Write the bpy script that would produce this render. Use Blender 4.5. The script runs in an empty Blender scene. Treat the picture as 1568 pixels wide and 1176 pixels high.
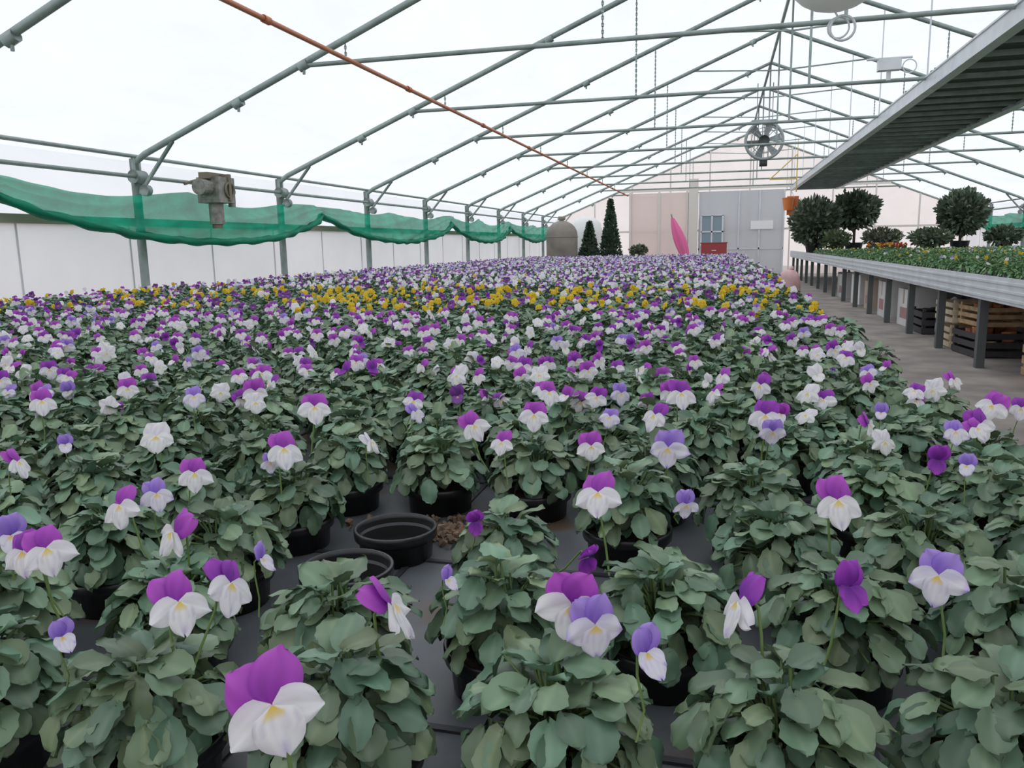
import bpy, math, random
from mathutils import Vector, Matrix, Euler
from mathutils import noise as nz
random.seed(7)
R=random.random
def U(a,b): return a+(b-a)*random.random()
sc=bpy.context.scene
COL=sc.collection
H=1.0
# ---------------- camera
yaw=math.radians(14.7); p=math.radians(9.86); ro=math.radians(1.1)
fw=Vector((-math.sin(yaw)*math.cos(p), math.cos(yaw)*math.cos(p), -math.sin(p)))
rt=Vector((math.cos(yaw), math.sin(yaw),0)); up=rt.cross(fw)
cr=rt*math.cos(ro)-up*math.sin(ro); cu=rt*math.sin(ro)+up*math.cos(ro)
cam=bpy.data.cameras.new('camera'); camo=bpy.data.objects.new('camera',cam); COL.objects.link(camo)
M=Matrix.Identity(4)
for i in range(3):
    M[i][0]=cr[i]; M[i][1]=cu[i]; M[i][2]=-fw[i]
M[2][3]=H
camo.matrix_world=M
cam.sensor_width=36; cam.lens=28.0; cam.clip_start=0.02; cam.clip_end=300
sc.camera=camo
try:
    sc.view_settings.view_transform='Standard'; sc.view_settings.gamma=1.06
except: pass

# ---------------- materials
def mat(name,col=(.5,.5,.5),rough=.6,metal=0,vcol=False,transl=0,transp=0,noise=0,nscale=5,rand=0,bump=0,col2=None,c2lo=.5,c2hi=.6,c2s=3,sheen=0):
    m=bpy.data.materials.new(name); m.use_nodes=True; n=m.node_tree; N=n.nodes; L=n.links
    b=N['Principled BSDF']; out=N['Material Output']
    b.inputs['Roughness'].default_value=rough; b.inputs['Metallic'].default_value=metal
    b.inputs['Base Color'].default_value=(*col,1)
    src=None
    if vcol:
        a=N.new('ShaderNodeAttribute'); a.attribute_name='Col'; src=a.outputs['Color']
    if noise>0 or bump>0 or col2:
        tc=N.new('ShaderNodeTexCoord')
    if col2:
        t2=N.new('ShaderNodeTexNoise'); t2.inputs['Scale'].default_value=c2s; t2.inputs['Detail'].default_value=8
        L.new(tc.outputs['Object'],t2.inputs['Vector'])
        r2=N.new('ShaderNodeMapRange'); r2.inputs['From Min'].default_value=c2lo; r2.inputs['From Max'].default_value=c2hi; L.new(t2.outputs['Fac'],r2.inputs['Value'])
        mm=N.new('ShaderNodeMix'); mm.data_type='RGBA'; mm.inputs['A'].default_value=(*col,1); mm.inputs['B'].default_value=(*col2,1)
        L.new(r2.outputs[0],mm.inputs['Factor']); src=mm.outputs['Result']
    if noise>0 or bump>0:
        t=N.new('ShaderNodeTexNoise'); t.inputs['Scale'].default_value=nscale; t.inputs['Detail'].default_value=6
        L.new(tc.outputs['Object'],t.inputs['Vector'])
        if noise>0:
            mr=N.new('ShaderNodeMapRange'); mr.inputs['From Min'].default_value=.3; mr.inputs['From Max'].default_value=.7
            mr.inputs['To Min'].default_value=1-noise; mr.inputs['To Max'].default_value=1+noise
            L.new(t.outputs['Fac'],mr.inputs['Value'])
            mx=N.new('ShaderNodeVectorMath'); mx.operation='SCALE'
            if src: L.new(src,mx.inputs[0])
            else: mx.inputs[0].default_value=col
            L.new(mr.outputs[0],mx.inputs['Scale']); src=mx.outputs[0]
        if bump>0:
            bp=N.new('ShaderNodeBump'); bp.inputs['Strength'].default_value=bump; bp.inputs['Distance'].default_value=.01; L.new(t.outputs['Fac'],bp.inputs['Height']); L.new(bp.outputs[0],b.inputs['Normal'])
    if rand>0:
        oi=N.new('ShaderNodeObjectInfo'); hs=N.new('ShaderNodeHueSaturation')
        m1=N.new('ShaderNodeMapRange'); m1.inputs['To Min'].default_value=1-rand; m1.inputs['To Max'].default_value=1+rand
        L.new(oi.outputs['Random'],m1.inputs['Value']); L.new(m1.outputs[0],hs.inputs['Value'])
        if src: L.new(src,hs.inputs['Color'])
        else: hs.inputs['Color'].default_value=(*col,1)
        src=hs.outputs[0]
    if src: L.new(src,b.inputs['Base Color'])
    sh=b.outputs[0]
    if transl>0:
        tr=N.new('ShaderNodeBsdfTranslucent'); tr.inputs['Color'].default_value=(*col,1)
        if src: L.new(src,tr.inputs['Color'])
        ms=N.new('ShaderNodeMixShader'); ms.inputs[0].default_value=transl
        L.new(sh,ms.inputs[1]); L.new(tr.outputs[0],ms.inputs[2]); sh=ms.outputs[0]
    if transp>0:
        tp=N.new('ShaderNodeBsdfTransparent'); ms=N.new('ShaderNodeMixShader'); ms.inputs[0].default_value=transp
        L.new(sh,ms.inputs[1]); L.new(tp.outputs[0],ms.inputs[2]); sh=ms.outputs[0]
    L.new(sh,out.inputs['Surface'])
    return m
def film(name,col,tfrac,lo=.93):
    m=bpy.data.materials.new(name); m.use_nodes=True; n=m.node_tree; N=n.nodes; L=n.links
    for x in list(N):
        if x.type=='BSDF_PRINCIPLED': N.remove(x)
    out=N['Material Output']
    tr=N.new('ShaderNodeBsdfTranslucent'); tp=N.new('ShaderNodeBsdfTransparent')
    tc=N.new('ShaderNodeTexCoord'); mp=N.new('ShaderNodeMapping'); mp.inputs['Scale'].default_value=(1.5,.5,1.5)
    t=N.new('ShaderNodeTexNoise'); t.inputs['Scale'].default_value=1.2; t.inputs['Detail'].default_value=9; t.inputs['Roughness'].default_value=.65; t.inputs['Distortion'].default_value=.4
    L.new(tc.outputs['Object'],mp.inputs[0]); L.new(mp.outputs[0],t.inputs['Vector'])
    r=N.new('ShaderNodeMapRange'); r.inputs['From Min'].default_value=.35; r.inputs['From Max'].default_value=.65; r.inputs['To Min'].default_value=lo; r.inputs['To Max'].default_value=1.0
    L.new(t.outputs['Fac'],r.inputs['Value'])
    mx=N.new('ShaderNodeVectorMath'); mx.operation='SCALE'; mx.inputs[0].default_value=col; L.new(r.outputs[0],mx.inputs['Scale'])
    L.new(mx.outputs[0],tr.inputs['Color']); L.new(mx.outputs[0],tp.inputs['Color'])
    ms=N.new('ShaderNodeMixShader'); ms.inputs[0].default_value=tfrac
    L.new(tr.outputs[0],ms.inputs[1]); L.new(tp.outputs[0],ms.inputs[2]); L.new(ms.outputs[0],out.inputs['Surface'])
    return m
M_leaf=mat('leaf',rough=.42,vcol=True,transl=.08,rand=.14)
M_bush=mat('bush_leaf',rough=.5,vcol=True,transl=.1)
M_petal=mat('petal',rough=.6,vcol=True,transl=.35)
M_pot=mat('pot_plastic',(.014,.014,.016),.35)
M_potin=mat('pot_inside',(.006,.006,.006),.95)
M_soil=mat('soil',(.05,.035,.025),.95,noise=.6,nscale=90,bump=.8)
M_metal=mat('galvanised',(.29,.35,.33),.45,.2,noise=.2,nscale=9)
M_metal2=mat('aluminium',(.70,.73,.76),.4,.1,noise=.1,nscale=6)
M_dark=mat('dark_metal',(.045,.055,.052),.6)
M_orange=mat('orange_pipe',(.55,.17,.07),.5)
M_film=film('roof_film',(.94,.965,1.0),.55)
M_filmp=film('gable_film',(.93,.85,.83),.45)
M_net=mat('green_shade_net',(.0,.38,.22),.7,transl=.45,transp=.14,noise=.3,nscale=4)
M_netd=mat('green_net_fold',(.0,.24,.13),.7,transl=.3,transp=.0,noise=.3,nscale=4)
M_white=mat('white_panel',(.93,.92,.95),.5,transl=.7,noise=.04,nscale=1.5)
M_tan=mat('tan_rail',(.42,.36,.28),.7)
M_conc=mat('concrete',(.36,.32,.29),.9,noise=.3,nscale=3,bump=.3)
M_tray=mat('bench_tray',(.085,.092,.10),.4,noise=.3,nscale=9,bump=.1,col2=(.10,.065,.04),c2lo=.56,c2hi=.66,c2s=7)
# ---------------- mesh builder
class MB:
    def __init__(s): s.v=[];s.f=[];s.c=[];s.m=[]
    def grid(s,P,C,mi=0,close=False):
        o=len(s.v); n=len(P); k=len(P[0])
        for i in range(n):
            for j in range(k):
                s.v.append(tuple(P[i][j])); s.c.append(C[i][j] if isinstance(C,list) else C)
        for i in range(n-1):
            for j in range(k if close else k-1):
                j2=(j+1)%k
                s.f.append((o+i*k+j,o+i*k+j2,o+(i+1)*k+j2,o+(i+1)*k+j)); s.m.append(mi)
    def tube(s,p0,p1,r,seg=8,mi=0,c=(1,1,1),r1=None,caps=True):
        s.path([p0,p1],r,seg,mi,c,r1,caps)
    def path(s,pts,r,seg=8,mi=0,c=(1,1,1),r1=None,caps=True):
        pts=[Vector(q) for q in pts]; r1=r if r1 is None else r1; P=[]
        for i,q in enumerate(pts):
            d=(pts[min(i+1,len(pts)-1)]-pts[max(i-1,0)]).normalized()
            a=Vector((0,0,1)) if abs(d.z)<.9 else Vector((1,0,0))
            x=d.cross(a).normalized(); y=d.cross(x); rr=r+(r1-r)*i/(len(pts)-1)
            P.append([q+x*rr*math.cos(2*math.pi*k/seg)+y*rr*math.sin(2*math.pi*k/seg) for k in range(seg)])
        o=len(s.v); s.grid(P,c,mi,True)
        if caps:
            s.f.append(tuple(o+k for k in range(seg))); s.m.append(mi)
            e=o+(len(pts)-1)*seg; s.f.append(tuple(e+k for k in reversed(range(seg)))); s.m.append(mi)
    def box(s,a,b,mi=0,c=(1,1,1),M=None):
        o=len(s.v)
        for x in (a[0],b[0]):
            for y in (a[1],b[1]):
                for z in (a[2],b[2]):
                    q=Vector((x,y,z)); q=M@q if M else q
                    s.v.append(tuple(q)); s.c.append(c)
        for f in ((0,1,3,2),(4,6,7,5),(0,4,5,1),(2,3,7,6),(0,2,6,4),(1,5,7,3)):
            s.f.append(tuple(o+i for i in f)); s.m.append(mi)
    def lathe(s,prof,cx=0,cy=0,seg=24,mi=0,c=(1,1,1),cz=0):
        P=[[ (cx+r*math.cos(2*math.pi*k/seg),cy+r*math.sin(2*math.pi*k/seg),z+cz) for k in range(seg)] for r,z in prof]
        s.grid(P,c,mi,True)
    def torus(s,c0,R0,r,ax='y',seg=32,s2=8,mi=0,c=(1,1,1)):
        P=[]
        for i in range(seg+1):
            a=2*math.pi*i/seg; row=[]
            for j in range(s2):
                b_=2*math.pi*j/s2; rr=R0+r*math.cos(b_); h=r*math.sin(b_)
                u,v=rr*math.cos(a),rr*math.sin(a)
                q={'y':(u,h,v),'z':(u,v,h),'x':(h,u,v)}[ax]
                row.append((c0[0]+q[0],c0[1]+q[1],c0[2]+q[2]))
            P.append(row)
        s.grid(P,c,mi,True)
    def mesh(s,name,mats,smooth=True):
        me=bpy.data.meshes.new(name); me.from_pydata(s.v,[],s.f)
        for m in mats: me.materials.append(m)
        me.polygons.foreach_set('material_index',s.m)
        ca=me.color_attributes.new('Col','FLOAT_COLOR','POINT')
        flat=[]
        for c in s.c: flat+= [c[0],c[1],c[2],1]
        ca.data.foreach_set('color',flat)
        if smooth: me.polygons.foreach_set('use_smooth',[True]*len(me.polygons))
        me.update(); return me
    def obj(s,name,mats,smooth=False,parent=None,loc=None,rot=None):
        o=bpy.data.objects.new(name,s.mesh(name,mats,smooth)); COL.objects.link(o)
        if loc: o.location=loc
        if rot: o.rotation_euler=rot
        if parent: o.parent=parent
        return o
def empty(name,loc=(0,0,0)):
    e=bpy.data.objects.new(name,None); e.location=loc; e.empty_display_size=.1; COL.objects.link(e); return e
def mixc(a,b,t): t=max(0,min(1,t)); return tuple(a[i]+(b[i]-a[i])*t for i in range(3))
# ---------------- shell
XL=-5.12; XR=6.72; ZG=1.79; XM=.8; ZR=4.21; Y0=-3.5; Y1=25.9
b=MB(); b.box((XL-8,Y0-8,-.1),(XR+8,Y1+8,0)); b.obj('floor',[M_conc])
SL=(ZR-ZG)/(XM-XL)
b=MB()
def roofz(x): return ZG+SL*(x-XL) if x<XM else ZR-SL*(x-XM)
xs=[XL-.1,XM,XR+.1]
b.grid([[(x,y,roofz(x)+.06) for x in xs] for y in (Y0,Y1)],(1,1,1)); b.obj('ceiling',[M_film])
for nm,X,s in (('wall_left',XL-.1,1),('wall_right',XR+.1,-1)):
    b=MB()
    b.grid([[(X,Y0,0),(X,Y1,0)],[(X,Y0,1.25),(X,Y1,1.25)]],(1,1,1),0)
    b.box((X-.03*1,Y0,1.24),(X+.04,Y1,1.31),1)
    y=Y0
    while y<Y1: b.box((X-.008,y,0),(X+.008,y+.014,1.25),3); y+=1.22
    b.grid([[(X,y,z) for z in (1.31,roofz(XL)+.03)] for y in (Y0,Y1)],(1,1,1),2)
    b.obj(nm,[M_white,M_tan,M_film,mat('panel_seam_'+nm,(.85,.85,.87),.5,transl=.4)])
# frame
RY=[6.3+2.45*k for k in range(-4,9)]; RY[3]=4.02
b=MB()
for y in RY:
    for x0 in (XL,XR):
        b.tube((x0,y,0),(x0,y,ZG+.04),.04,10)
        s=1 if x0<0 else -1
        b.path([(x0,y,ZG-.0),(x0+s*.12,y,ZG+.055+.02),(XM,y,ZR)],.028,10)
        b.tube((x0+s*.02,y,ZG-.28),(x0+s*.42,y,roofz(x0+s*.42)),.018,8)
        b.tube((x0+s*.03,y-.07,ZG-.12),(x0+s*.03,y+.07,ZG-.12),.06,12)
        b.tube((x0+s*.10,y-.03,ZG-.24),(x0+s*.10,y+.03,ZG-.24),.05,12)
        b.box((x0-.01+s*.02,y-.05,ZG-.2),(x0+.01+s*.02,y+.05,ZG+.06))
    xc=XL+(2.5-ZG)/SL; xd=2*XM-xc
    b.tube((xc,y,2.5),(xd,y,2.5),.019,8)
    b.tube((XM,y,2.5),(XM,y,ZR),.014,6)
    for xx in (XL+1.1,xc,xd,XM-.4,XL+3.3): 
        z=roofz(xx); sg=(1 if xx<XM else -1); b.tube((xx-.04,y,z-SL*.04*sg),(xx+.04,y,z+SL*.04*sg),.04,8)
        b.tube((xx,y,z-.07),(xx,y,z),.012,6)
    for xx in (-3.0,-.9,2.6,4.1):
        b.tube((xx,y,2.5),(xx,y,roofz(xx)),.006,5)
        k=2.5
        while k<roofz(xx)-.03: b.tube((xx,y,k),(xx,y,k+.025),.011,5); k+=.05
    b.tube((XM,y,3.6),(XM-1.3,y,roofz(XM-1.3)),.012,6); b.tube((XM,y,3.6),(XM+1.3,y,roofz(XM+1.3)),.012,6)
for x0 in (XL,XR):
    s=1 if x0<0 else -1
    for dx,dz in ((.02,.06),(.05,-.12)):
        b.tube((x0+s*dx,Y0,ZG+dz),(x0+s*dx,Y1,ZG+dz),.018,8)
b.tube((XM,Y0,ZR),(XM,Y1,ZR),.025,8)
b.obj('greenhouse_frame',[M_metal],True)
b=MB(); b.tube((-2.87,Y0+.1,2.46),(-2.87,Y1-.2,2.46),.018,10)
y=Y0+1
while y<Y1-1: b.tube((-2.87,y,2.46),(-2.87,y+.07,2.46),.026,10); y+=2.45
b.obj('orange_heating_pipe',[M_orange],True)
# gable walls
M_cream=mat('cream_frame',(.74,.70,.64),.6)
for nm,Y,sg in (('wall_back',Y1,1),('wall_front',Y0,-1)):
    b=MB()
    pts=[(XL-.1,0),(XR+.1,0),(XR+.1,ZG),(XM,ZR+.06),(XL-.1,ZG)]
    b.v=[(x,Y,z) for x,z in pts]; b.c=[(1,1,1)]*5; b.f=[(0,1,2,3,4)]; b.m=[0]
    yy=Y-.06*sg
    x=XL
    while x<XR+.01:
        b.box((x-.02,yy-.03,0),(x+.02,yy+.03,roofz(x)),1); x+=1.184
    for z in (1.35,2.6):
        w=0 if z<ZG else (z-ZG)/SL
        b.box((XL+w,yy-.035,z-.03),(XR-w,yy+.035,z+.03),1)
    b.obj(nm,[M_filmp,M_cream])
b=MB(); yb=Y1-.16
M_grey=mat('grey_door',(.76,.78,.80),.5,transl=.5); M_pinkw=mat('pinkish_panel',(.92,.84,.81),.5,transl=.55)
b.box((-2.8,yb-.02,0),(-1.0,yb+.02,2.5),1)
for x in (-2.8,-1.9,-1.05): b.box((x-.03,yb-.05,0),(x+.03,yb+.03,2.55),2)
b.box((-1.0,yb-.12,0),(-.72,yb+.05,2.9),2)
b.obj('door_1',[M_grey,M_pinkw,M_cream])
b=MB()
b.box((-.7,yb-.02,0),(1.8,yb+.02,2.5),0)
for x in (-.68,.5,1.1,1.8): b.box((x-.02,yb-.05,0),(x+.02,yb+.03,2.5),2)
b.box((.85,yb-.06,1.35),(1.5,yb-.03,1.6),1)
b.box((-.7,yb-.05,.75),(1.8,yb-.03,.8),2)
b.obj('door_2',[M_grey,mat('label',(.95,.95,.95)),M_metal2])
b=MB()
b.box((-.62,yb-.1,.85),(.05,yb-.06,1.8),0)
for x in (-.62,-.3,.02): b.box((x-.02,yb-.13,.85),(x+.03,yb-.08,1.8),1)
for z in (.85,1.3,1.8): b.box((-.62,yb-.13,z-.02),(.05,yb-.08,z+.02),1)
b.obj('window_1',[mat('window_glass',(.24,.33,.38),.2),M_metal2])
# ---------------- shade net (swagged)
def net(name,X,s,ys):
    b=MB(); P=[];F=[]
    n=int((ys[-1]-ys[0])/.05)
    for i in range(n+1):
        y=ys[0]+(ys[-1]-ys[0])*i/n
        k=0
        while k<len(ys)-2 and y>ys[k+1]: k+=1
        t=(y-ys[k])/(ys[k+1]-ys[k]); sag=4*t*(1-t)
        zt=1.56+.02*math.sin(y*3.1)-.10*abs(math.sin(y*1.28+.6))*sag
        zb=1.43-.34*sag**.8
        row=[]
        for j in range(15):
            q=j/14
            z=zt+(zb-zt)*q
            x=X+s*(.03+.10*sag*q+.03*math.sin(q*9+y*2.1)*sag+.022*math.sin(q*19+y*5+math.sin(y*2)*2)+.012*math.sin(y*17+q*5))
            row.append((x,y+.03*math.sin(q*6+y),z))
        P.append(row)
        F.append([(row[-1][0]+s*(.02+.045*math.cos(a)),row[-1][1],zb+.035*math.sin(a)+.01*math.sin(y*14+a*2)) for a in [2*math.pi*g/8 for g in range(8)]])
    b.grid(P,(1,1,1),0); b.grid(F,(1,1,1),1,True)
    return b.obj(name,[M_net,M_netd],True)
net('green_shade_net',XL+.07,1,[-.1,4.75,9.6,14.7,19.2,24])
net('green_shade_net',XR-.07,-1,[-.1,4.75,9.6,14.7,19.2,24])
# ---------------- plant prototypes
BZ=.555; PH=.045
def leaf(b,pos,axis,nrm,L,W,col,curl,lod):
    axis=axis.normalized(); side=nrm.cross(axis).normalized(); nrm=axis.cross(side).normalized()
    P=[];C=[]; ns=14 if lod==0 else 6; nj=7 if lod==0 else 3; ph=R()*6; hj=(nj-1)/2
    for i in range(ns):
        t=i/(ns-1); tt=.5-.5*math.cos(math.pi*t)
        w=W*.5*math.sqrt(max(0,math.sin(math.pi*tt**1.25)))
        if i==0: w=W*.05
        if lod==0 and 0<i<ns-1: w*=1+.055*(1 if i%2 else -1)
        row=[];cc=[]
        for j in range(nj):
            s=(j-hj)/hj
            h=curl*(abs(s)**1.5)*W*.25 - L*.24*tt*tt + .06*L*math.sin(ph+tt*7)*s + (.02*L*math.sin(tt*22+abs(s)*4) if lod==0 else 0)*abs(s)
            row.append(pos+axis*(L*(tt-.03*s*s))+side*(w*s)+nrm*h)
            if j==hj and lod==0: cc.append(mixc(col,(col[0]*1.5,col[1]*1.35,col[2]*1.35),.55))
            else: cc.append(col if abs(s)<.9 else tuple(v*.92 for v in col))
        P.append(row);C.append(cc)
    b.grid(P,C,0)
def foliage(b,Rr,Hh,n,zb,lf=1.0,base=(.142,.235,.142),lod=0):
    for i in range(n):
        sh=random.choice((.6,.82,1.0,1.0,1.08)); phi=math.acos(1-1.08*((i+.5)/n)); az=i*2.39996+U(-.3,.3)
        phi=min(phi,1.75)
        rad=Vector((math.cos(az),math.sin(az),0))
        dn=rad*math.sin(phi)+Vector((0,0,math.cos(phi)))
        q=rad*(Rr*sh*math.sin(phi))+Vector((0,0,zb+Hh*(.12+.88*sh*max(-.1,math.cos(phi)))))
        tan=rad*math.cos(phi)-Vector((0,0,math.sin(phi)))
        ax=(tan+dn*U(.3,1.2)+Vector((U(-.5,.5),U(-.5,.5),U(-.2,.4))))
        if phi<.5: ax=ax+Vector((0,0,U(0,.7)))
        ax.normalize()
        nm=(dn*.5+Vector((0,0,.9))+Vector((U(-.45,.45),U(-.45,.45),0))).normalized()
        nm=(nm-ax*nm.dot(ax)).normalized()
        L=U(.027,.042)*lf; W=L*U(.64,.84)
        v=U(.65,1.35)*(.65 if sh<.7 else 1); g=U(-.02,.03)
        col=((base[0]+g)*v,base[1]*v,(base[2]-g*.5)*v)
        st=q-ax*L*.45
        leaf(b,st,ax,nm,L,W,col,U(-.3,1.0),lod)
        if lod==0 or i%2==0:
            root=Vector((rad.x*.012,rad.y*.012,zb+max(0,(st.z-zb)*.35)))
            b.path([root,(root+st)*.5+Vector((0,0,.006)),st+ax*.004],.0013,4,0,(.17,.27,.10),caps=False)
def pot(b,r=.060,h=PH,filled=True):
    seg=36
    b.lathe([(0,0),(r*.86,0),(r*.9,h*.70),(r,h*.70),(r*1.01,h*.98),(r*.99,h),(r*.94,h),(r*.92,h*.85)],seg=seg,mi=1)
    if filled: b.lathe([(r*.92,h*.84),(r*.5,h*.9),(0,h*.92)],seg=seg,mi=2)
    else: b.lathe([(r*.92,h*.85),(r*.86,.012),(r*.8,.003),(0,.003)],seg=seg,mi=0)
protos=bpy.data.collections.new('pansy_plants_lib')
NPL=8; plantm=[]
for k in range(NPL):
    random.seed(100+k)
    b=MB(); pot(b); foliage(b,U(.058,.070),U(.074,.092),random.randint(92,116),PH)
    plantm.append(b.mesh('pansy_plant_%02d'%k,[M_leaf,M_pot,M_soil]))
for k in range(NPL):
    random.seed(100+k)
    b=MB(); pot(b); foliage(b,U(.060,.074),U(.076,.096),random.randint(74,88),PH,1.12,lod=1)
    me=b.mesh('pansy_plant_far_%02d'%k,[M_leaf,M_pot,M_soil])
    protos.objects.link(bpy.data.objects.new('pansy_plant_%02d'%k,me))
for k in range(NPL): protos.objects.link(bpy.data.objects.new('pansy_plant_%02d'%(k+NPL),plantm[k]))
# flowers
def petal(b,a,L,W,y0,lean,fun,notch=0,cup=.1,ph=0):
    d=Vector((math.sin(a),0,math.cos(a))); sd=Vector((math.cos(a),0,-math.sin(a)))
    P=[];C=[]; ns=12;nj=11
    for i in range(ns):
        t=i/(ns-1); tt=math.sin(t*math.pi/2)
        w=W*math.sqrt(max(0,1-(1.0-2*tt**.85)**2))**.9
        if i==0: w=W*.12
        if i==ns-1: w=W*.2
        row=[];cc=[]
        for j in range(nj):
            s=(j-5)/5
            l=L*tt*(1-.10*s*s*(tt))-notch*L*math.exp(-(s/.25)**2)*tt**4
            y=y0-lean*tt*L + cup*L*(s*s)*tt*.6 + .06*L*math.sin(ph+s*5+tt*3)*tt + .14*L*tt**3
            row.append(d*l+sd*(w*s)+Vector((0,y,0))); cc.append(fun(tt,s))
        P.append(row);C.append(cc)
    b.grid(P,C,0)
SCH={
 'pw':((.17,.012,.34),(.42,.06,.58),(.96,.94,.97),(.90,.85,.96)),
 'mag':((.28,.02,.42),(.58,.10,.66),(.97,.96,.98),(.96,.95,.98)),
 'lav':((.26,.12,.66),(.48,.32,.84),(.90,.87,.96),(.58,.45,.88)),
 'yel':((.80,.55,.01),(.92,.68,.02),(.85,.56,.01),(.95,.66,.02)),
 'dk':((.08,.012,.16),(.22,.04,.36),(.24,.07,.38),(.14,.03,.26)),
 'wht':((.88,.84,.92),(.95,.93,.96),(.97,.97,.97),(.95,.95,.95))}
ORD=['pw','mag','lav','yel','dk','wht']
def flower(sch,shape,seed):
    random.seed(seed); b=MB(); ub,ue,lb,le=SCH[sch]
    yel=(.85,.60,.05); pur=(.16,.04,.28) 
    def fu(t,s): 
        c=mixc(ub,ue,t**1.2*1.15)
        k=.12*math.sin(s*22)*(1-t); c=tuple(max(0,v*(1+k)) for v in c)
        if abs(s)>.85: c=tuple(v*.85 for v in c)
        return c
    def fl(t,s):
        c=mixc(lb,le,(t-.75)*4)
        c=tuple(v*(.96+.04*math.cos(s*18)) for v in c)
        if t<.38 and sch!='yel' : 
            v=max(0,math.sin(s*16))*(1-t/.38); c=mixc(c,pur,v*.4)
        if sch=='yel' and t<.35: c=mixc(c,(.15,.03,.01),.6*max(0,math.sin(s*14)))
        if abs(s)>.85: c=tuple(v*.88 for v in c)
        return c
    def fb(t,s):
        c=mixc(lb,le,(t-.8)*5)
        c=tuple(v*(.96+.04*math.cos(s*18)) for v in c)
        if t<.2 and abs(s)<.5: c=mixc(yel,c,(t-.12)/.08)
        if abs(s)<.3 and sch in('mag','pw') and t>.6: c=mixc(c,(.38,.20,.70),.5*(1-abs(s)/.3)*min(1,(t-.6)*5))
        elif .2<t<.45: c=mixc(c,pur,.45*max(0,math.sin(s*15)))
        if abs(s)>.85: c=tuple(v*.88 for v in c)
        return c
    if shape==0: 
        P=[(-.60,.48,.25,.03,.02,fu),(.56,.50,.26,.0,.04,fu),(-1.95,.50,.20,-.01,.08,fl),(1.9,.50,.20,-.02,.10,fl),(math.pi,.52,.235,-.06,.12,fb)]
    elif shape==1:
        P=[(-.52,.44,.22,.03,-.35,fu),(.46,.46,.23,.0,-.3,fu),(-2.15,.50,.19,-.01,.22,fl),(2.1,.50,.19,-.02,.2,fl),(math.pi,.52,.21,-.06,.36,fb)]
    else:
        P=[(-.3,.46,.22,.03,.35,fu),(.3,.48,.22,.06,.3,fu),(-2.5,.30,.16,0,.7,fl if sch!='pw' else fu),(2.5,.30,.16,0,.7,fl if sch!='pw' else fu),(math.pi,.36,.2,-.01,.8,fb if sch!='pw' else fu)]
    for i,(a,L,W,y0,ln,f) in enumerate(P):
        petal(b,a+U(-.10,.10),L*U(.92,1.08),W*U(.92,1.08),y0,ln+U(-.08,.08),f,.14 if i==4 else 0,.12+U(0,.2),R()*6)
    g=(.12,.22,.06)
    for k in range(5):
        a=k*1.2566; d=Vector((math.cos(a),0,math.sin(a)))
        b.grid([[(d*.03*(1-t)+d*t*.17+Vector((0,.05+.05*t,0))+Vector((-d.z,0,d.x))*s*.035*(1-t)) for s in (-1,1)] for t in (0,.5,1)],g,0)
    b.path([(0,.03,0),(0,.12,.04),(0,.24,-.05),(U(-.05,.05),.32,-.4),(U(-.15,.15),.42,-1.0),(U(-.2,.2),.6,-1.5)],.022,5,0,(.22,.34,.10))
    return b.mesh('pansy_flower_%s_%d'%(sch,shape),[M_petal])
NV=9
flib=bpy.data.collections.new('pansy_flowers_lib'); FM={}
for i,sch in enumerate(ORD):
    for s in range(NV):
        me=flower(sch,s//3,i*20+s+5); FM[(sch,s)]=me
        flib.objects.link(bpy.data.objects.new('pansy_flower_%02d'%(i*NV+s),me))
def scatter(name,pts,coll,parent=None):
    me=bpy.data.meshes.new(name); me.from_pydata([q[0] for q in pts],[],[])
    a=me.attributes.new('idx','INT','POINT'); a.data.foreach_set('value',[q[1] for q in pts])
    a=me.attributes.new('rot','FLOAT_VECTOR','POINT'); a.data.foreach_set('vector',[c for q in pts for c in q[2]])
    a=me.attributes.new('scl','FLOAT','POINT'); a.data.foreach_set('value',[q[3] for q in pts])
    o=bpy.data.objects.new(name,me); COL.objects.link(o)
    ng=bpy.data.node_groups.new(name+'_gn','GeometryNodeTree')
    ng.interface.new_socket('Geometry',in_out='INPUT',socket_type='NodeSocketGeometry')
    ng.interface.new_socket('Geometry',in_out='OUTPUT',socket_type='NodeSocketGeometry')
    N=ng.nodes;L=ng.links
    gi=N.new('NodeGroupInput');go=N.new('NodeGroupOutput')
    ci=N.new('GeometryNodeCollectionInfo'); ci.inputs['Collection'].default_value=coll
    ci.inputs['Separate Children'].default_value=True; ci.inputs['Reset Children'].default_value=True
    ip=N.new('GeometryNodeInstanceOnPoints'); ip.inputs['Pick Instance'].default_value=True
    def na(n,t):
        x=N.new('GeometryNodeInputNamedAttribute'); x.data_type=t; x.inputs['Name'].default_value=n
        return [s for s in x.outputs if s.enabled and s.name=='Attribute'][0]
    L.new(gi.outputs[0],ip.inputs['Points']); L.new(ci.outputs[0],ip.inputs['Instance'])
    L.new(na('idx','INT'),ip.inputs['Instance Index'])
    e=N.new('FunctionNodeEulerToRotation'); L.new(na('rot','FLOAT_VECTOR'),e.inputs[0]); L.new(e.outputs[0],ip.inputs['Rotation'])
    L.new(na('scl','FLOAT'),ip.inputs['Scale']); L.new(ip.outputs[0],go.inputs[0])
    md=o.modifiers.new('scatter','NODES'); md.node_group=ng
    if parent: o.parent=parent
    return o
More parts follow.
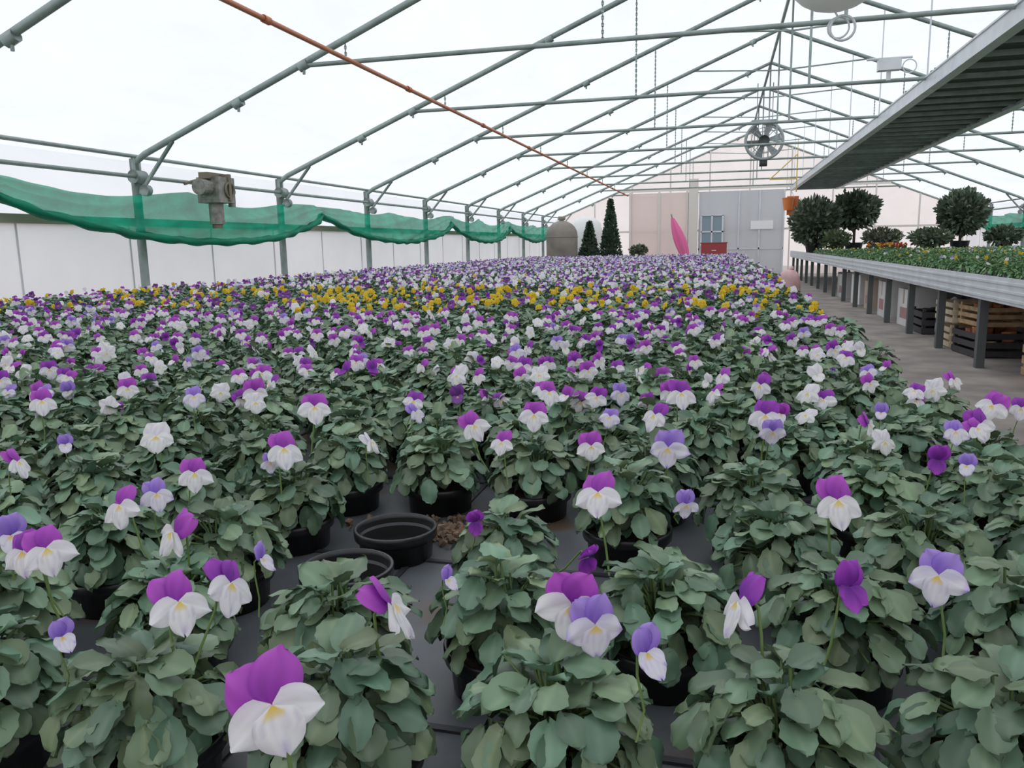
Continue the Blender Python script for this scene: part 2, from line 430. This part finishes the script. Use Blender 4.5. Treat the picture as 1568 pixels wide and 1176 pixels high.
# foreground plants, individually placed on the bench
FG=[(-.62,.50),(-.455,.515),(-.285,.535),(-.115,.56),(.055,.585),(.215,.625),(.37,.66),
 (-.73,.63),(-.55,.67),(-.36,.675),(-.205,.73),(-.05,.775),(.125,.80),(.29,.84),(.44,.88),
 (-.90,.78),(-.745,.81),(-.605,.84),(-.25,.905),(.075,.97),(.24,1.0),(.40,1.04),
 (-1.06,.93),(-.92,.97),(-.77,1.0),(-.62,1.04),(-.12,1.09),(.05,1.15),(.22,1.18),(.38,1.21),
 (-1.22,1.10),(-1.08,1.13),(-.93,1.15),(-.78,1.19),(-.62,1.22),(-.46,1.25),(-.29,1.25),(-.10,1.27)]
FGO=[]
random.seed(21)
for i,(x,y) in enumerate(FG):
    e=empty('potted_pansy',(x,y,BZ)); o=bpy.data.objects.new('pot_and_foliage',plantm[i%NPL]); COL.objects.link(o); o.parent=e
    o.rotation_euler=(0,0,U(0,6.28)); s=U(.96,1.07); o.scale=(s,s,s); FGO.append(e)
for x,y in ((-.455,.88),(-.45,1.03)):
    b=MB(); pot(b,filled=False); b.obj('empty_flower_pot',[M_potin,M_pot],True,loc=(x,y,BZ))
# foreground blooms: x,y,z, scheme, shape, turn (deg), pitch(deg up), roll, size
FL=[(-.268,.408,.716,'mag',0,4,10,-14,.070),(-.42,.518,.72,'mag',1,25,5,8,.059),(-.40,.56,.72,'pw',1,35,0,25,.055),
(-.248,.55,.72,'mag',1,75,5,10,.063),(-.108,.583,.72,'mag',0,8,-15,4,.062),(-.088,.575,.708,'lav',0,20,-5,0,.052),(-.043,.518,.72,'lav',2,40,0,0,.047),(.022,.615,.72,'pw',1,-65,-5,-15,.061),
(.108,.66,.72,'pw',2,30,0,8,.052),(.184,.70,.72,'lav',0,-15,0,0,.052),(-.129,.87,.72,'mag',1,-5,10,-4,.062),(.129,.895,.72,'mag',1,25,0,0,.063),
(-.625,.594,.72,'mag',1,10,5,0,.057),(-.69,.616,.72,'lav',2,10,0,0,.054),(-.648,.59,.717,'pw',1,-25,0,-20,.05),(-.648,.722,.72,'mag',1,-40,0,-15,.055),(-.637,.767,.72,'lav',1,10,0,0,.044),
(-.53,.659,.72,'mag',1,-70,-10,20,.054),(-.648,.853,.72,'mag',1,10,0,10,.052),(-.41,.626,.715,'lav',2,60,0,0,.038),
(-.60,.99,.72,'mag',1,15,5,5,.065),(-.82,1.00,.725,'wht',0,-10,10,0,.057),(-.685,1.24,.727,'mag',0,3,12,0,.066),(-1.24,1.21,.727,'mag',1,5,0,0,.060),
(-.94,.95,.72,'lav',2,0,0,0,.038),(-.255,.80,.70,'pw',2,0,-30,0,.036),(-.119,.724,.70,'pw',2,30,-50,0,.045),(-.235,.65,.70,'lav',2,50,0,0,.03),
(-.064,1.09,.72,'lav',0,-8,-10,0,.059),(-.032,.91,.70,'lav',1,20,-40,0,.037),(-.17,1.08,.72,'mag',0,10,0,0,.046),(-.289,1.24,.727,'mag',0,-6,5,0,.057),
(-.30,1.41,.733,'mag',1,20,0,10,.053),(-.375,1.18,.72,'mag',1,25,0,-15,.058),(-.30,1.08,.72,'mag',1,-20,0,0,.042),(-.50,1.25,.722,'lav',1,50,0,0,.042),
(-.525,1.12,.70,'wht',1,70,0,0,.042),(-.62,.985,.70,'lav',1,10,-30,0,.032),(-.096,1.27,.727,'pw',1,-40,0,0,.056),(-.064,1.44,.733,'pw',1,15,0,5,.064),
(.075,1.30,.727,'pw',1,-5,-5,0,.064),(.085,1.27,.707,'lav',0,10,-30,0,.047),(.267,1.06,.727,'pw',2,10,-20,10,.048),(.30,1.06,.722,'lav',2,0,0,0,.038),
(.257,1.37,.722,'lav',2,0,0,0,.038),(-1.19,1.38,.722,'mag',0,0,0,0,.050),(-.95,1.27,.733,'lav',1,0,0,0,.048),(-.93,.855,.72,'mag',1,50,0,10,.050),
(-.70,.555,.705,'wht',1,40,0,0,.047),(.365,.675,.727,'pw',2,20,0,0,.048),(.33,1.23,.727,'lav',1,20,0,0,.042),(-.50,.48,.70,'lav',2,20,0,0,.035)]
for n_,(x,y,z,sch,shp,tn,pt,rl,s) in enumerate(FL):
    e=min(FGO,key=lambda e:(e.location.x-x)**2+(e.location.y-y)**2)
    o=bpy.data.objects.new('bloom',FM[(sch,shp*3+n_%3)]); COL.objects.link(o); o.parent=e
    o.location=(x-e.location.x,y-e.location.y,z-BZ)
    th=math.atan2(-x,y)+math.radians(tn)
    o.rotation_euler=(math.radians(-pt-14),math.radians(rl),th); s*=.98; o.scale=(s,s,s)
# field
random.seed(11)
pts=[];fp=[]
SP=.165
ca,sa=math.cos(.09),math.sin(.09)
def inside(x,y): return x<.46 and x>-4.9 and y<19.9
gy=-3
row=0
taken=[(e.location.x,e.location.y) for e in FGO]+[(-.44,.87),(-.455,1.035)]
while gy<22:
    gx=-7-(SP/2 if row%2 else 0)
    while gx<3:
        x=gx*ca-gy*sa+U(-.01,.01); y=gx*sa+gy*ca+U(-.01,.01); gx+=SP
        if not inside(x,y): continue
        lim=1.33 if x>-.95 else 1.2
        if x>-1.2 and y<lim: continue
        if y<.85: continue
        if any((x-a)**2+(y-c)**2<.0169 for a,c in taken): continue
        pts.append(((x,y,BZ),random.randrange(NPL)+(NPL if y<3.2 else 0),(0,0,U(0,6.28)),U(.92,1.08)))
        n1=nz.noise(Vector((x*1.3,y*1.3,3.3))); n2=nz.noise(Vector((x*.8,y*.8,9.1)))
        yy=y+.3*n2
        if yy<3.7: w=(.32,.46,.09,0,.01,.14);m=2.0
        elif yy<5.6:
            w=(.15,.14,.04,.10,.16,.10);m=1.5
            if n1>.03-.12*(x<-1.2): w=(.06,.05,.03,.8,.06,.07);m=1.8
        elif yy<8.5:
            w=(.25,.18,.12,.05,.15,.40);m=1.7
        else:
            w=(.2,.15,.40,.01,.04,.40);m=1.5
            if n1>.15: w=(.2,.2,.2,.0,.22,.15)
        nf=int(m+R()) if R()<.85 else 0
        for _ in range(nf):
            sch=random.choices(range(6),w)[0]; shp=random.choices((0,1,2),(.48,.39,.13))[0]*3+random.randrange(3)
            a=R()*6.28; r=U(.01,.065)
            fp.append(((x+r*math.cos(a),y+r*math.sin(a),BZ+U(.12,.165)),sch*NV+shp,(U(-.55,.05),U(-.35,.35),math.atan2(-x,y)*.7+random.gauss(.1,.6)),U(.041,.057)*(.9 if sch==3 else 1)))
    gy+=SP*.9; row+=1
field=empty('potted_pansies')
scatter('pots_and_foliage',pts,protos,field); scatter('flowers',fp,flib,field)
# soil spill
b=MB(); random.seed(4)
for _ in range(420):
    x=random.gauss(-.42,.055); y=random.gauss(1.135,.024); s=U(.001,.005)*(1 if R()<.92 else 1.6)
    Mx=Matrix.Translation((x,y,BZ+s*.6+U(0,.004)))@Euler((R()*6,R()*6,R()*6)).to_matrix().to_4x4()
    b.box((-s,-s,-s*.6),(s,s*.7,s*.6),0,M=Mx)
b.obj('spilled_soil',[mat('bark_soil',(.17,.11,.07),.9,noise=.5,nscale=60)])
# field bench
b=MB(); b.box((-5.0,-.6,BZ-.04),(.50,20.1,BZ-.001)); b.box((.50,-.6,BZ-.10),(.52,20.1,BZ+.01),1); b.box((-5.0,-.6,BZ-.1),(-4.96,20.1,BZ-.0401),1)
x=-4.9
while x<.5: b.box((x-.004,-.6,BZ-.001),(x+.004,20,BZ+.002),2); x+=.56
y=-.5
while y<20: b.box((-4.95,y-.004,BZ-.001),(.50,y+.004,BZ+.002),2); y+=.38
yy=-.4
while yy<20:
    for xx in (-4.9,-2.2,.42): b.box((xx-.03,yy-.03,0),(xx+.03,yy+.03,BZ-.04),1)
    yy+=1.6
for (x,y,r) in ((-.09,.93,.056),(-.11,.40,.052),(.05,.42,.052),(.22,.46,.052),(-.53,.37,.052),(-.37,.37,.052)):
    b.lathe([(r,0),(r,.003),(r*.93,.003)],x,y,32,0,cz=BZ); b.lathe([(r*.93,.003),(r*.90,.0005),(0,.0005)],x,y,32,3,cz=BZ)  # flat black disc inside each ring: shade of an empty hole put in as colour
b.obj('planting_bench',[M_tray,mat('bench_edge',(.16,.17,.18),.5),mat('tray_seam',(.03,.03,.035),.5),mat('painted_hole_shade',(.008,.008,.009),.95)])
# right bench
b=MB(); BX=1.86; BE=23.6
b.box((BX+.03,1.5,.60),(6.3,BE,.66),2)
b.box((BX,1.5,.545),(BX+.03,BE,.72),1)
for z in (.575,.63,.685): b.box((BX-.008,1.5,z-.008),(BX,BE,z+.008),1)
yy=2.0
while yy<BE:
    for xx in (BX+.09,3.4,5,6.2): b.box((xx-.03,yy-.03,0),(xx+.03,yy+.03,.6),3)
    b.box((BX+.1,yy-.02,.55),(6.2,yy+.02,.6),3); yy+=1.2
b.obj('display_bench',[M_tray,M_metal2,M_tray,mat('leg_grey',(.10,.115,.115),.5)])
slib=bpy.data.collections.new('seedling_lib')
for k in range(4):
    random.seed(300+k); b=MB(); b.lathe([(0,0),(.035,0),(.045,.07),(.04,.07),(0,.062)],seg=10,mi=1)
    foliage(b,.055,.07,40,.06,.85,(.14,.29,.11),1); slib.objects.link(bpy.data.objects.new('seedling_%02d'%k,b.mesh('seedling_%02d'%k,[M_leaf,M_pot])))
random.seed(5); pts=[];fp=[]
y=1.6
while y<18.4:
    x=BX+.1
    while x<6.2:
        pts.append(((x+U(-.01,.01),y+U(-.01,.01),.66),random.randrange(4),(0,0,U(0,6.28)),U(.8,1.15)))
        n1=nz.noise(Vector((x*.9,y*.5,1.3)))
        if R()<(.16 if n1>0 else .04): fp.append(((x,y,.66+U(.13,.16)),random.choice((27,27,30,45,48,18)),(U(-.5,.1),0,U(-.8,.8)),U(.03,.04)))
        x+=.14
    y+=.13
sd=empty('seedling_pots'); scatter('seedlings',pts,slib,sd); scatter('seedling_flowers',fp,flib,sd)
# hanging bench
b=MB(); HX0,HX1=1.85,3.05; hz=2.36
for x,w_ in ((HX0,1),(HX1-.03,-1)):
    b.box((x,-1,hz),(x+.03,24,hz+.15),1); b.box((x-.012,-1,hz+.138),(x+.035,24,hz+.152),1)
b.box((HX0-.03,-1,hz-.004),(HX0+.06,24,hz+.008),1); b.box((HX1-.06,-1,hz-.004),(HX1+.03,24,hz+.008),1)
y=-1
while y<24: b.box((HX0+.03,y,hz+.05),(HX1-.03,y+.16,hz+.065),0); y+=.175
y=-.9
while y<24: b.box((HX0+.06,y,hz+.01),(HX1-.06,y+.03,hz+.05),2); y+=.45
for y in RY[1:]:
    for x in (HX0+.015,HX1-.015): b.tube((x,y,hz+.1),(x,y,roofz(x)),.008,6,1)
b.obj('hanging_bench',[M_dark,M_metal2,M_metal])
pts=[]; y=-.8
while y<12:
    for x in (2.0,2.2,2.4,2.6,2.8): pts.append(((x+U(-.02,.02),y+U(-.03,.03),hz+.066),random.randrange(4),(0,0,U(0,6)),U(1,1.6)))
    y+=.24
scatter('hanging_bench_plants',pts,slib)
# ---------------- fan
M_steel=mat('fan_steel',(.34,.37,.38),.45,.2)
e=MB()
e.torus((0,0,0),.29,.024,'y',40,8,0); e.torus((0,.12,0),.29,.014,'y',40,6,0); e.torus((0,-.01,0),.20,.006,'y',32,5,0)
e.tube((0,-.02,0),(0,.14,0),.085,20,1)
for k in range(6):
    a=k*math.pi/3+.2; d=Vector((math.cos(a),0,math.sin(a))); sd=Vector((-d.z,0,d.x))
    e.grid([[d*r+sd*(s*(.015+.05*r/.27))+Vector((0,.05+s*.03,0)) for s in (-1,0,1)] for r in (.07,.15,.22,.265)],(1,1,1),0)
for k in range(8):
    a=k*math.pi/4; d=Vector((math.cos(a),0,math.sin(a))); e.tube(d*.05,d*.29,.006,5,0); e.tube(d*.29,d*.29+Vector((0,.12,0)),.006,5,0)
e.tube((-.12,.06,.27),(-.12,.06,.9),.008,6); e.tube((.12,.06,.27),(.12,.06,.9),.008,6)
e.box((-.06,.0,-.40),(.06,.1,-.29),1); e.box((-.2,.02,.29),(.2,.08,.33),0)
e.obj('circulation_fan',[M_steel,M_dark],True,loc=(.63,14,2.60))
# globe lamp
e=MB(); pr=[(0,-.20)]
for k in range(1,12): 
    a=-math.pi/2+math.pi*k/12; pr.append((.27*math.cos(a),.20*math.sin(a)))
pr.append((0,.2)); e.lathe(pr,seg=36); e.lathe([(0,.19),(.07,.19),(.07,.26),(.02,.3),(0,.3)],seg=16,mi=1); e.tube((0,0,.28),(0,0,1.45),.008,6,1)
e.torus((.05,0,-.30),.07,.008,'y',24,5,1); e.torus((.03,.03,-.29),.06,.006,'y',24,5,1); e.tube((0,0,-.2),(.02,0,-.235),.006,5,1)
e.obj('hanging_globe_lamp',[mat('lamp_white',(.88,.87,.85),.4,transl=.3),M_metal2],True,loc=(.62,5.4,2.545))
b=MB()
b.box((-.10,-.05,-.05),(.10,.05,.06)); b.tube((-.2,0,.06),(.2,0,.06),.012,6,0); b.tube((0,0,-.05),(0,0,-.14),.02,8,0); b.torus((.18,0,-.02),.06,.006,'y',20,5,0)
b.obj('junction_box',[M_metal2],loc=(1.50,8.62,2.62))
# curtain motor
e=MB()
e.box((-.12,-.16,-.02),(.12,.10,.22)); e.box((-.14,-.02,.0),(.14,.02,.25),1)
e.tube((0,-.30,.12),(0,-.16,.12),.075,16,0); e.tube((0,.10,.10),(0,.22,.10),.05,16,1)
e.tube((0,-.05,-.22),(0,-.05,0),.07,16,0); e.tube((0,-.05,-.26),(0,-.05,-.22),.05,16,1); e.tube((-.0,.16,.0),(0,.16,.22),.03,10,1)
e.box((-.05,-.22,.20),(.05,.05,.26),1); e.torus((.13,.0,.1),.07,.012,'x',20,6,1); e.tube((.05,.14,-.05),(.05,.14,.2),.035,12,0)
e.tube((-.3,-.1,.17),(0,-.1,.23),.015,6,1);e.tube((-.3,.08,.17),(0,.08,.22),.015,6,1)
e.obj('curtain_winch_motor',[mat('motor_grey',(.26,.26,.23),.5,.2,noise=.4,nscale=20),mat('motor_bronze',(.20,.17,.12),.5,.3)],loc=(-4.76,7.0,1.48))
# ---------------- trees and far objects
M_bark=mat('bark',(.10,.07,.05),.9)
def bush(name,loc,rx,rz,zc,n,ls,col,cone=False,potr=.2):
    random.seed(int(abs(loc[0]*100+loc[1]*37))%1000)
    b=MB(); ph=potr*1.3
    b.lathe([(0,0),(potr*.75,0),(potr,ph),(potr*.9,ph),(potr*.85,ph*.9),(0,ph*.9)],seg=20,mi=1)
    b.tube((0,0,ph*.8),(0,0,zc),.03,8,2)
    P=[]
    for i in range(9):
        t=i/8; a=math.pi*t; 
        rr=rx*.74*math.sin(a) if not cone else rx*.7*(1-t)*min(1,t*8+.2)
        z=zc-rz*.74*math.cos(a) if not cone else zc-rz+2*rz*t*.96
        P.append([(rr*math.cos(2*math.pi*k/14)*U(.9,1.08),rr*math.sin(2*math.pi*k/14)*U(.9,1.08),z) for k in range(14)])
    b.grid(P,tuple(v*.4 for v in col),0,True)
    for _ in range(n):
        u=U(-1,1); az=U(0,6.283); 
        if cone:
            t=R()**1.3; rr=rx*(1-t)*min(1,t*8+.25)*U(.7,1.1); q=Vector((rr*math.cos(az),rr*math.sin(az),zc-rz+2*rz*t)); dn=Vector((math.cos(az),math.sin(az),.5))
        else:
            s=U(.75,1.05)*(1+.3*nz.noise(Vector((u*2.5,math.cos(az)*2.5,math.sin(az)*2.5+loc[0])))); r2=math.sqrt(1-u*u); dn=Vector((r2*math.cos(az),r2*math.sin(az),u)); q=Vector((dn.x*rx*s,dn.y*rx*s,zc+dn.z*rz*s))
        dn=(dn+Vector((U(-.7,.7),U(-.7,.7),U(-.4,.8)))).normalized(); sd=dn.cross(Vector((U(-1,1),U(-1,1),U(-1,1)))).normalized()
        v=U(.5,1.7); c=tuple(w_*v for w_ in col)
        b.grid([[q+dn*(l*ls)+sd*(s_*ls*w_) for s_ in (-1,1)] for l,w_ in ((0,.08),(.45,.32),(1,.05))],c,0)
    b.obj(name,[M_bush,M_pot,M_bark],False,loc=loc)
DG=(.11,.15,.10)
bush('topiary_laurel_tree',(2.02,19.3,.66),.48,.45,.74,1700,.12,DG)
bush('topiary_laurel_tree',(2.92,19.8,.66),.43,.35,.98,1400,.12,DG)
bush('topiary_laurel_tree',(5.05,19.6,.66),.43,.42,.86,1600,.12,DG)
bush('potted_shrub',(2.40,18.7,.66),.26,.17,.33,500,.08,(.12,.17,.08),potr=.13)
bush('potted_shrub',(4.3,18.9,.66),.38,.16,.34,600,.09,(.10,.14,.08),potr=.13)
bush('potted_shrub',(5.7,19.0,.66),.30,.17,.35,500,.09,(.09,.13,.08),potr=.13)
bush('potted_shrub',(3.7,20.9,.66),.4,.18,.36,600,.09,(.13,.15,.09),potr=.15)
bush('potted_conifer',(-2.95,22.2,0),.30,.85,1.3,1600,.10,(.06,.10,.065),cone=True)
bush('potted_conifer',(-3.5,22.0,0),.33,.62,.95,1400,.10,(.065,.105,.065),cone=True)
bush('potted_shrub',(-2.2,22.3,0),.22,.12,.80,300,.08,(.09,.13,.07))
random.seed(3)
b=MB()
for k in range(13):
    x=U(3.1,3.8); y=U(18.6,19.1); b.lathe([(0,0),(.05,0),(.07,.11),(0,.1)],x,y,12,0,cz=.66)
    for _ in range(5):
        q=Vector((x+U(-.06,.06),y+U(-.06,.06),.66+U(.16,.24))); s=U(.025,.04); c=random.choice(((.8,.2,.02),(.8,.25,.02),(.5,.03,.03),(.85,.6,.1)))
        b.grid([[q+Vector((i*s*.6,-.02,j*s*.6)) for i in (-1,0,1)] for j in (-1,0,1)],c,1); 
    b.grid([[Vector((x+i*.07,y+.01,.78+j*.08)) for i in (-1,0,1)] for j in (0,1)],(.06,.12,.04),1)
b.obj('orange_primrose_pots',[mat('terracotta',(.45,.17,.09),.8),M_petal])
b=MB(); pr=[(0,0),(.42,0),(.42,1.25)]+[(.42*math.cos(a),1.25+.38*math.sin(a)) for a in (.3,.6,.9,1.2,1.45)]+[(.1,1.66),(.1,1.74),(0,1.74)]
b.lathe(pr,seg=32); b.torus((0,0,.4),.425,.012,'z',32,6); b.torus((0,0,1.2),.425,.012,'z',32,6)
b.obj('water_tank',[mat('tank_brown',(.25,.22,.19),.6,noise=.25,nscale=3)],True,loc=(-4.15,21.4,0))
b=MB(); b.lathe([(0,0),(.45,0),(.5,.15),(.5,1.3),(.42,1.6),(.25,1.75),(0,1.8)],seg=32); b.torus((0,0,.9),.505,.015,'z',32,6)
b.obj('white_barrel',[mat('white_plastic',(.85,.85,.83),.4)],True,loc=(-3.85,23.6,0))
b=MB(); b.path([(.25,0,0),(.18,0,.4),(-.05,0,1.2),(-.18,0,1.75)],.02,8,1)
P=[]
for t in range(9):
    q=t/8; rr=.02+.13*math.sin(math.pi*min(1,(1-q)*.75+.05))
    P.append([(.20-.35*q+rr*math.cos(a)*(1+.25*math.cos(5*a)),rr*math.sin(a)*(1+.25*math.cos(5*a)),.6+1.05*q) for a in [2*math.pi*k/20 for k in range(20)]])
b.grid(P,(1,1,1),0,True)
b.obj('closed_pink_parasol',[mat('pink_cloth',(.85,.16,.38),.7),M_metal2],True,loc=(-1.15,22.4,0))
def crate(name,loc,sx,sy,sz,m,rot=0,slats=3,fill=None):
    b=MB(); t=.012
    for s in (-1,1):
        for k in range(slats):
            z0=sz*k/slats+.01; z1=sz*(k+1)/slats-.015
            b.box((s*sx/2-t/2,-sy/2,z0),(s*sx/2+t/2,sy/2,z1)); b.box((-sx/2,s*sy/2-t/2,z0),(sx/2,s*sy/2+t/2,z1))
        for s2 in (-1,1): b.box((s*(sx/2-.02)-.015,s2*(sy/2-.02)-.015,0),(s*(sx/2-.02)+.015,s2*(sy/2-.02)+.015,sz+.01))
    b.box((-sx/2,-sy/2,.005),(sx/2,sy/2,.02))
    ms=[m]
    if fill:
        ms.append(fill); random.seed(int(sx*1000))
        for _ in range(14): 
            x=U(-sx/2+.05,sx/2-.05);y=U(-sy/2+.05,sy/2-.05); b.lathe([(0,0),(.035,0),(.045,.08),(.04,.08),(.03,.01)],x,y,12,1,cz=sz*.55+U(0,.05))
    b.obj(name,ms,loc=loc,rot=(0,0,rot))
M_wood=mat('crate_wood',(.48,.32,.18),.8,noise=.3,nscale=12); M_wood2=mat('pale_crate_wood',(.72,.60,.42),.8,noise=.2,nscale=12)
M_plb=mat('black_plastic_crate',(.05,.045,.05),.5)
crate('wooden_crate',(2.24,7.6,0),.40,.5,.22,M_plb,.1,3,mat('terracotta_2',(.5,.2,.1),.8))
crate('wooden_crate',(2.24,8.25,0),.4,.5,.2,M_wood2,0,3); crate('wooden_crate',(2.24,8.25,.225),.4,.5,.2,M_wood2,.05,3)
crate('wooden_crate',(2.26,7.62,.25),.36,.44,.18,M_wood,.12,3,mat('terracotta_3',(.55,.25,.12),.8))
crate('wooden_crate',(2.35,6.2,0),.42,.55,.24,M_wood,0,3,M_plb); crate('wooden_crate',(2.35,6.2,.27),.4,.5,.18,M_wood,.1,3)
crate('plastic_crate',(2.24,5.0,0),.4,.55,.22,mat('red_plastic',(.45,.06,.04),.5),0,4,M_plb)
def carton(name,loc,sx,sy,sz,col,rot=0):
    b=MB(); b.box((-sx/2,-sy/2,0),(sx/2,sy/2,sz)); b.box((-sx/2-.002,-.03,sz*.6),(-sx/2,.03,sz+.001),1); b.box((-sx/2,-.03,sz),(sx/2,.03,sz+.002),1)
    for s in (-1,1): b.box((-sx/2-.0,s*sy/2-.004,sz),(sx/2,s*sy/2+.004,sz+.03)); 
    b.box((-sx/2-.003,-sy*.3,sz*.2),(-sx/2,sy*.25,sz*.5),2)
    b.obj(name,[mat(name+'_board',col,.8,noise=.06),mat('tape',(.5,.4,.3),.4),mat('print',(.45,.25,.25),.6)],loc=loc,rot=(0,0,rot))
carton('cardboard_box',(2.24,10.1,0),.36,.5,.42,(.80,.79,.78),.05)
carton('cardboard_box',(2.24,11.3,0),.4,.5,.45,(.75,.73,.72))
carton('cardboard_box',(2.25,12.4,0),.4,.5,.40,(.60,.48,.36))
carton('cardboard_box',(2.25,13.5,0),.4,.5,.45,(.8,.8,.8),.1)
carton('cardboard_box',(2.25,15.0,0),.4,.6,.4,(.7,.68,.66),.1)
crate('wooden_crate',(2.25,9.35,0),.4,.5,.25,M_plb,.0,3,M_pot)
def sack(name,loc,sx,sy,sz,col):
    b=MB();P=[]
    for i in range(13):
        t=i/12; a=math.pi*t; rr=math.sin(a)**.4*(1-.25*t) if 0<t<1 else .02
        P.append([(sx*rr*math.cos(q)*(1+.10*math.sin(3*q+t*5)),sy*rr*math.sin(q)*(1+.09*math.cos(4*q+t*7)),sz*(.5-.5*math.cos(a))) for q in [2*math.pi*k/24 for k in range(24)]])
    b.grid(P,(1,1,1),0,True); b.path([(0,0,sz*.98),(.02,0,sz*1.04),(.05,.02,sz*1.06)],.02,8,0,(1,1,1),.035)
    b.obj(name,[mat(name+'_col',col,.4,noise=.15,nscale=8)],True,loc=loc)
sack('white_plastic_sack',(2.22,8.80,0),.14,.15,.36,(.72,.72,.74))
sack('pink_plastic_sack',(1.15,14.6,0),.20,.25,.50,(.74,.45,.45))
b=MB(); b.box((-.35,-.2,0),(.35,.2,.95)); b.box((-.33,-.215,.5),(.33,-.2,.92),1); b.box((-.33,-.215,.05),(.33,-.2,.46),1); b.box((-.37,-.22,.95),(.37,.22,.98),1)
for z in (.3,.75): b.box((-.06,-.235,z),(.06,-.215,z+.02),2)
b.obj('red_tool_cabinet',[mat('red_paint',(.50,.08,.08),.5),mat('red_paint_dark',(.35,.05,.05),.5),M_metal2],loc=(-.2,23.5,0))
b=MB(); b.lathe([(0,-.14),(.10,-.14),(.14,.14),(.15,.14),(.15,.16),(.13,.16),(.09,-.12)],seg=24)
for s in (-1,1): b.tube((s*.14,0,.15),(s*.02,0,.42),.006,5,1)
b.tube((0,0,.42),(0,0,.64),.006,5,1); b.box((-.02,.10,-.25),(.25,.13,.2),0)
b.obj('orange_hanging_bucket',[mat('orange_plastic',(.80,.22,.05),.5),M_metal2],False,loc=(1.55,20.9+.0,1.86))
b=MB(); 
for a_,c_ in (((0,0,0),(.6,0,.55)),((.6,0,.55),(.6,0,-.3)),((0,0,0),(.6,0,0))): b.tube(a_,c_,.015,6)
b.tube((.6,0,.5),(.6,0,.9),.008,6)
b.obj('yellow_bracket',[mat('yellow_paint',(.75,.55,.12),.5)],loc=(1.05,20.0,2.4))
# world
w=bpy.data.worlds.new('world'); sc.world=w; w.use_nodes=True
bg=w.node_tree.nodes['Background']; bg.inputs[0].default_value=(.95,.97,1.0,1); bg.inputs[1].default_value=1.12
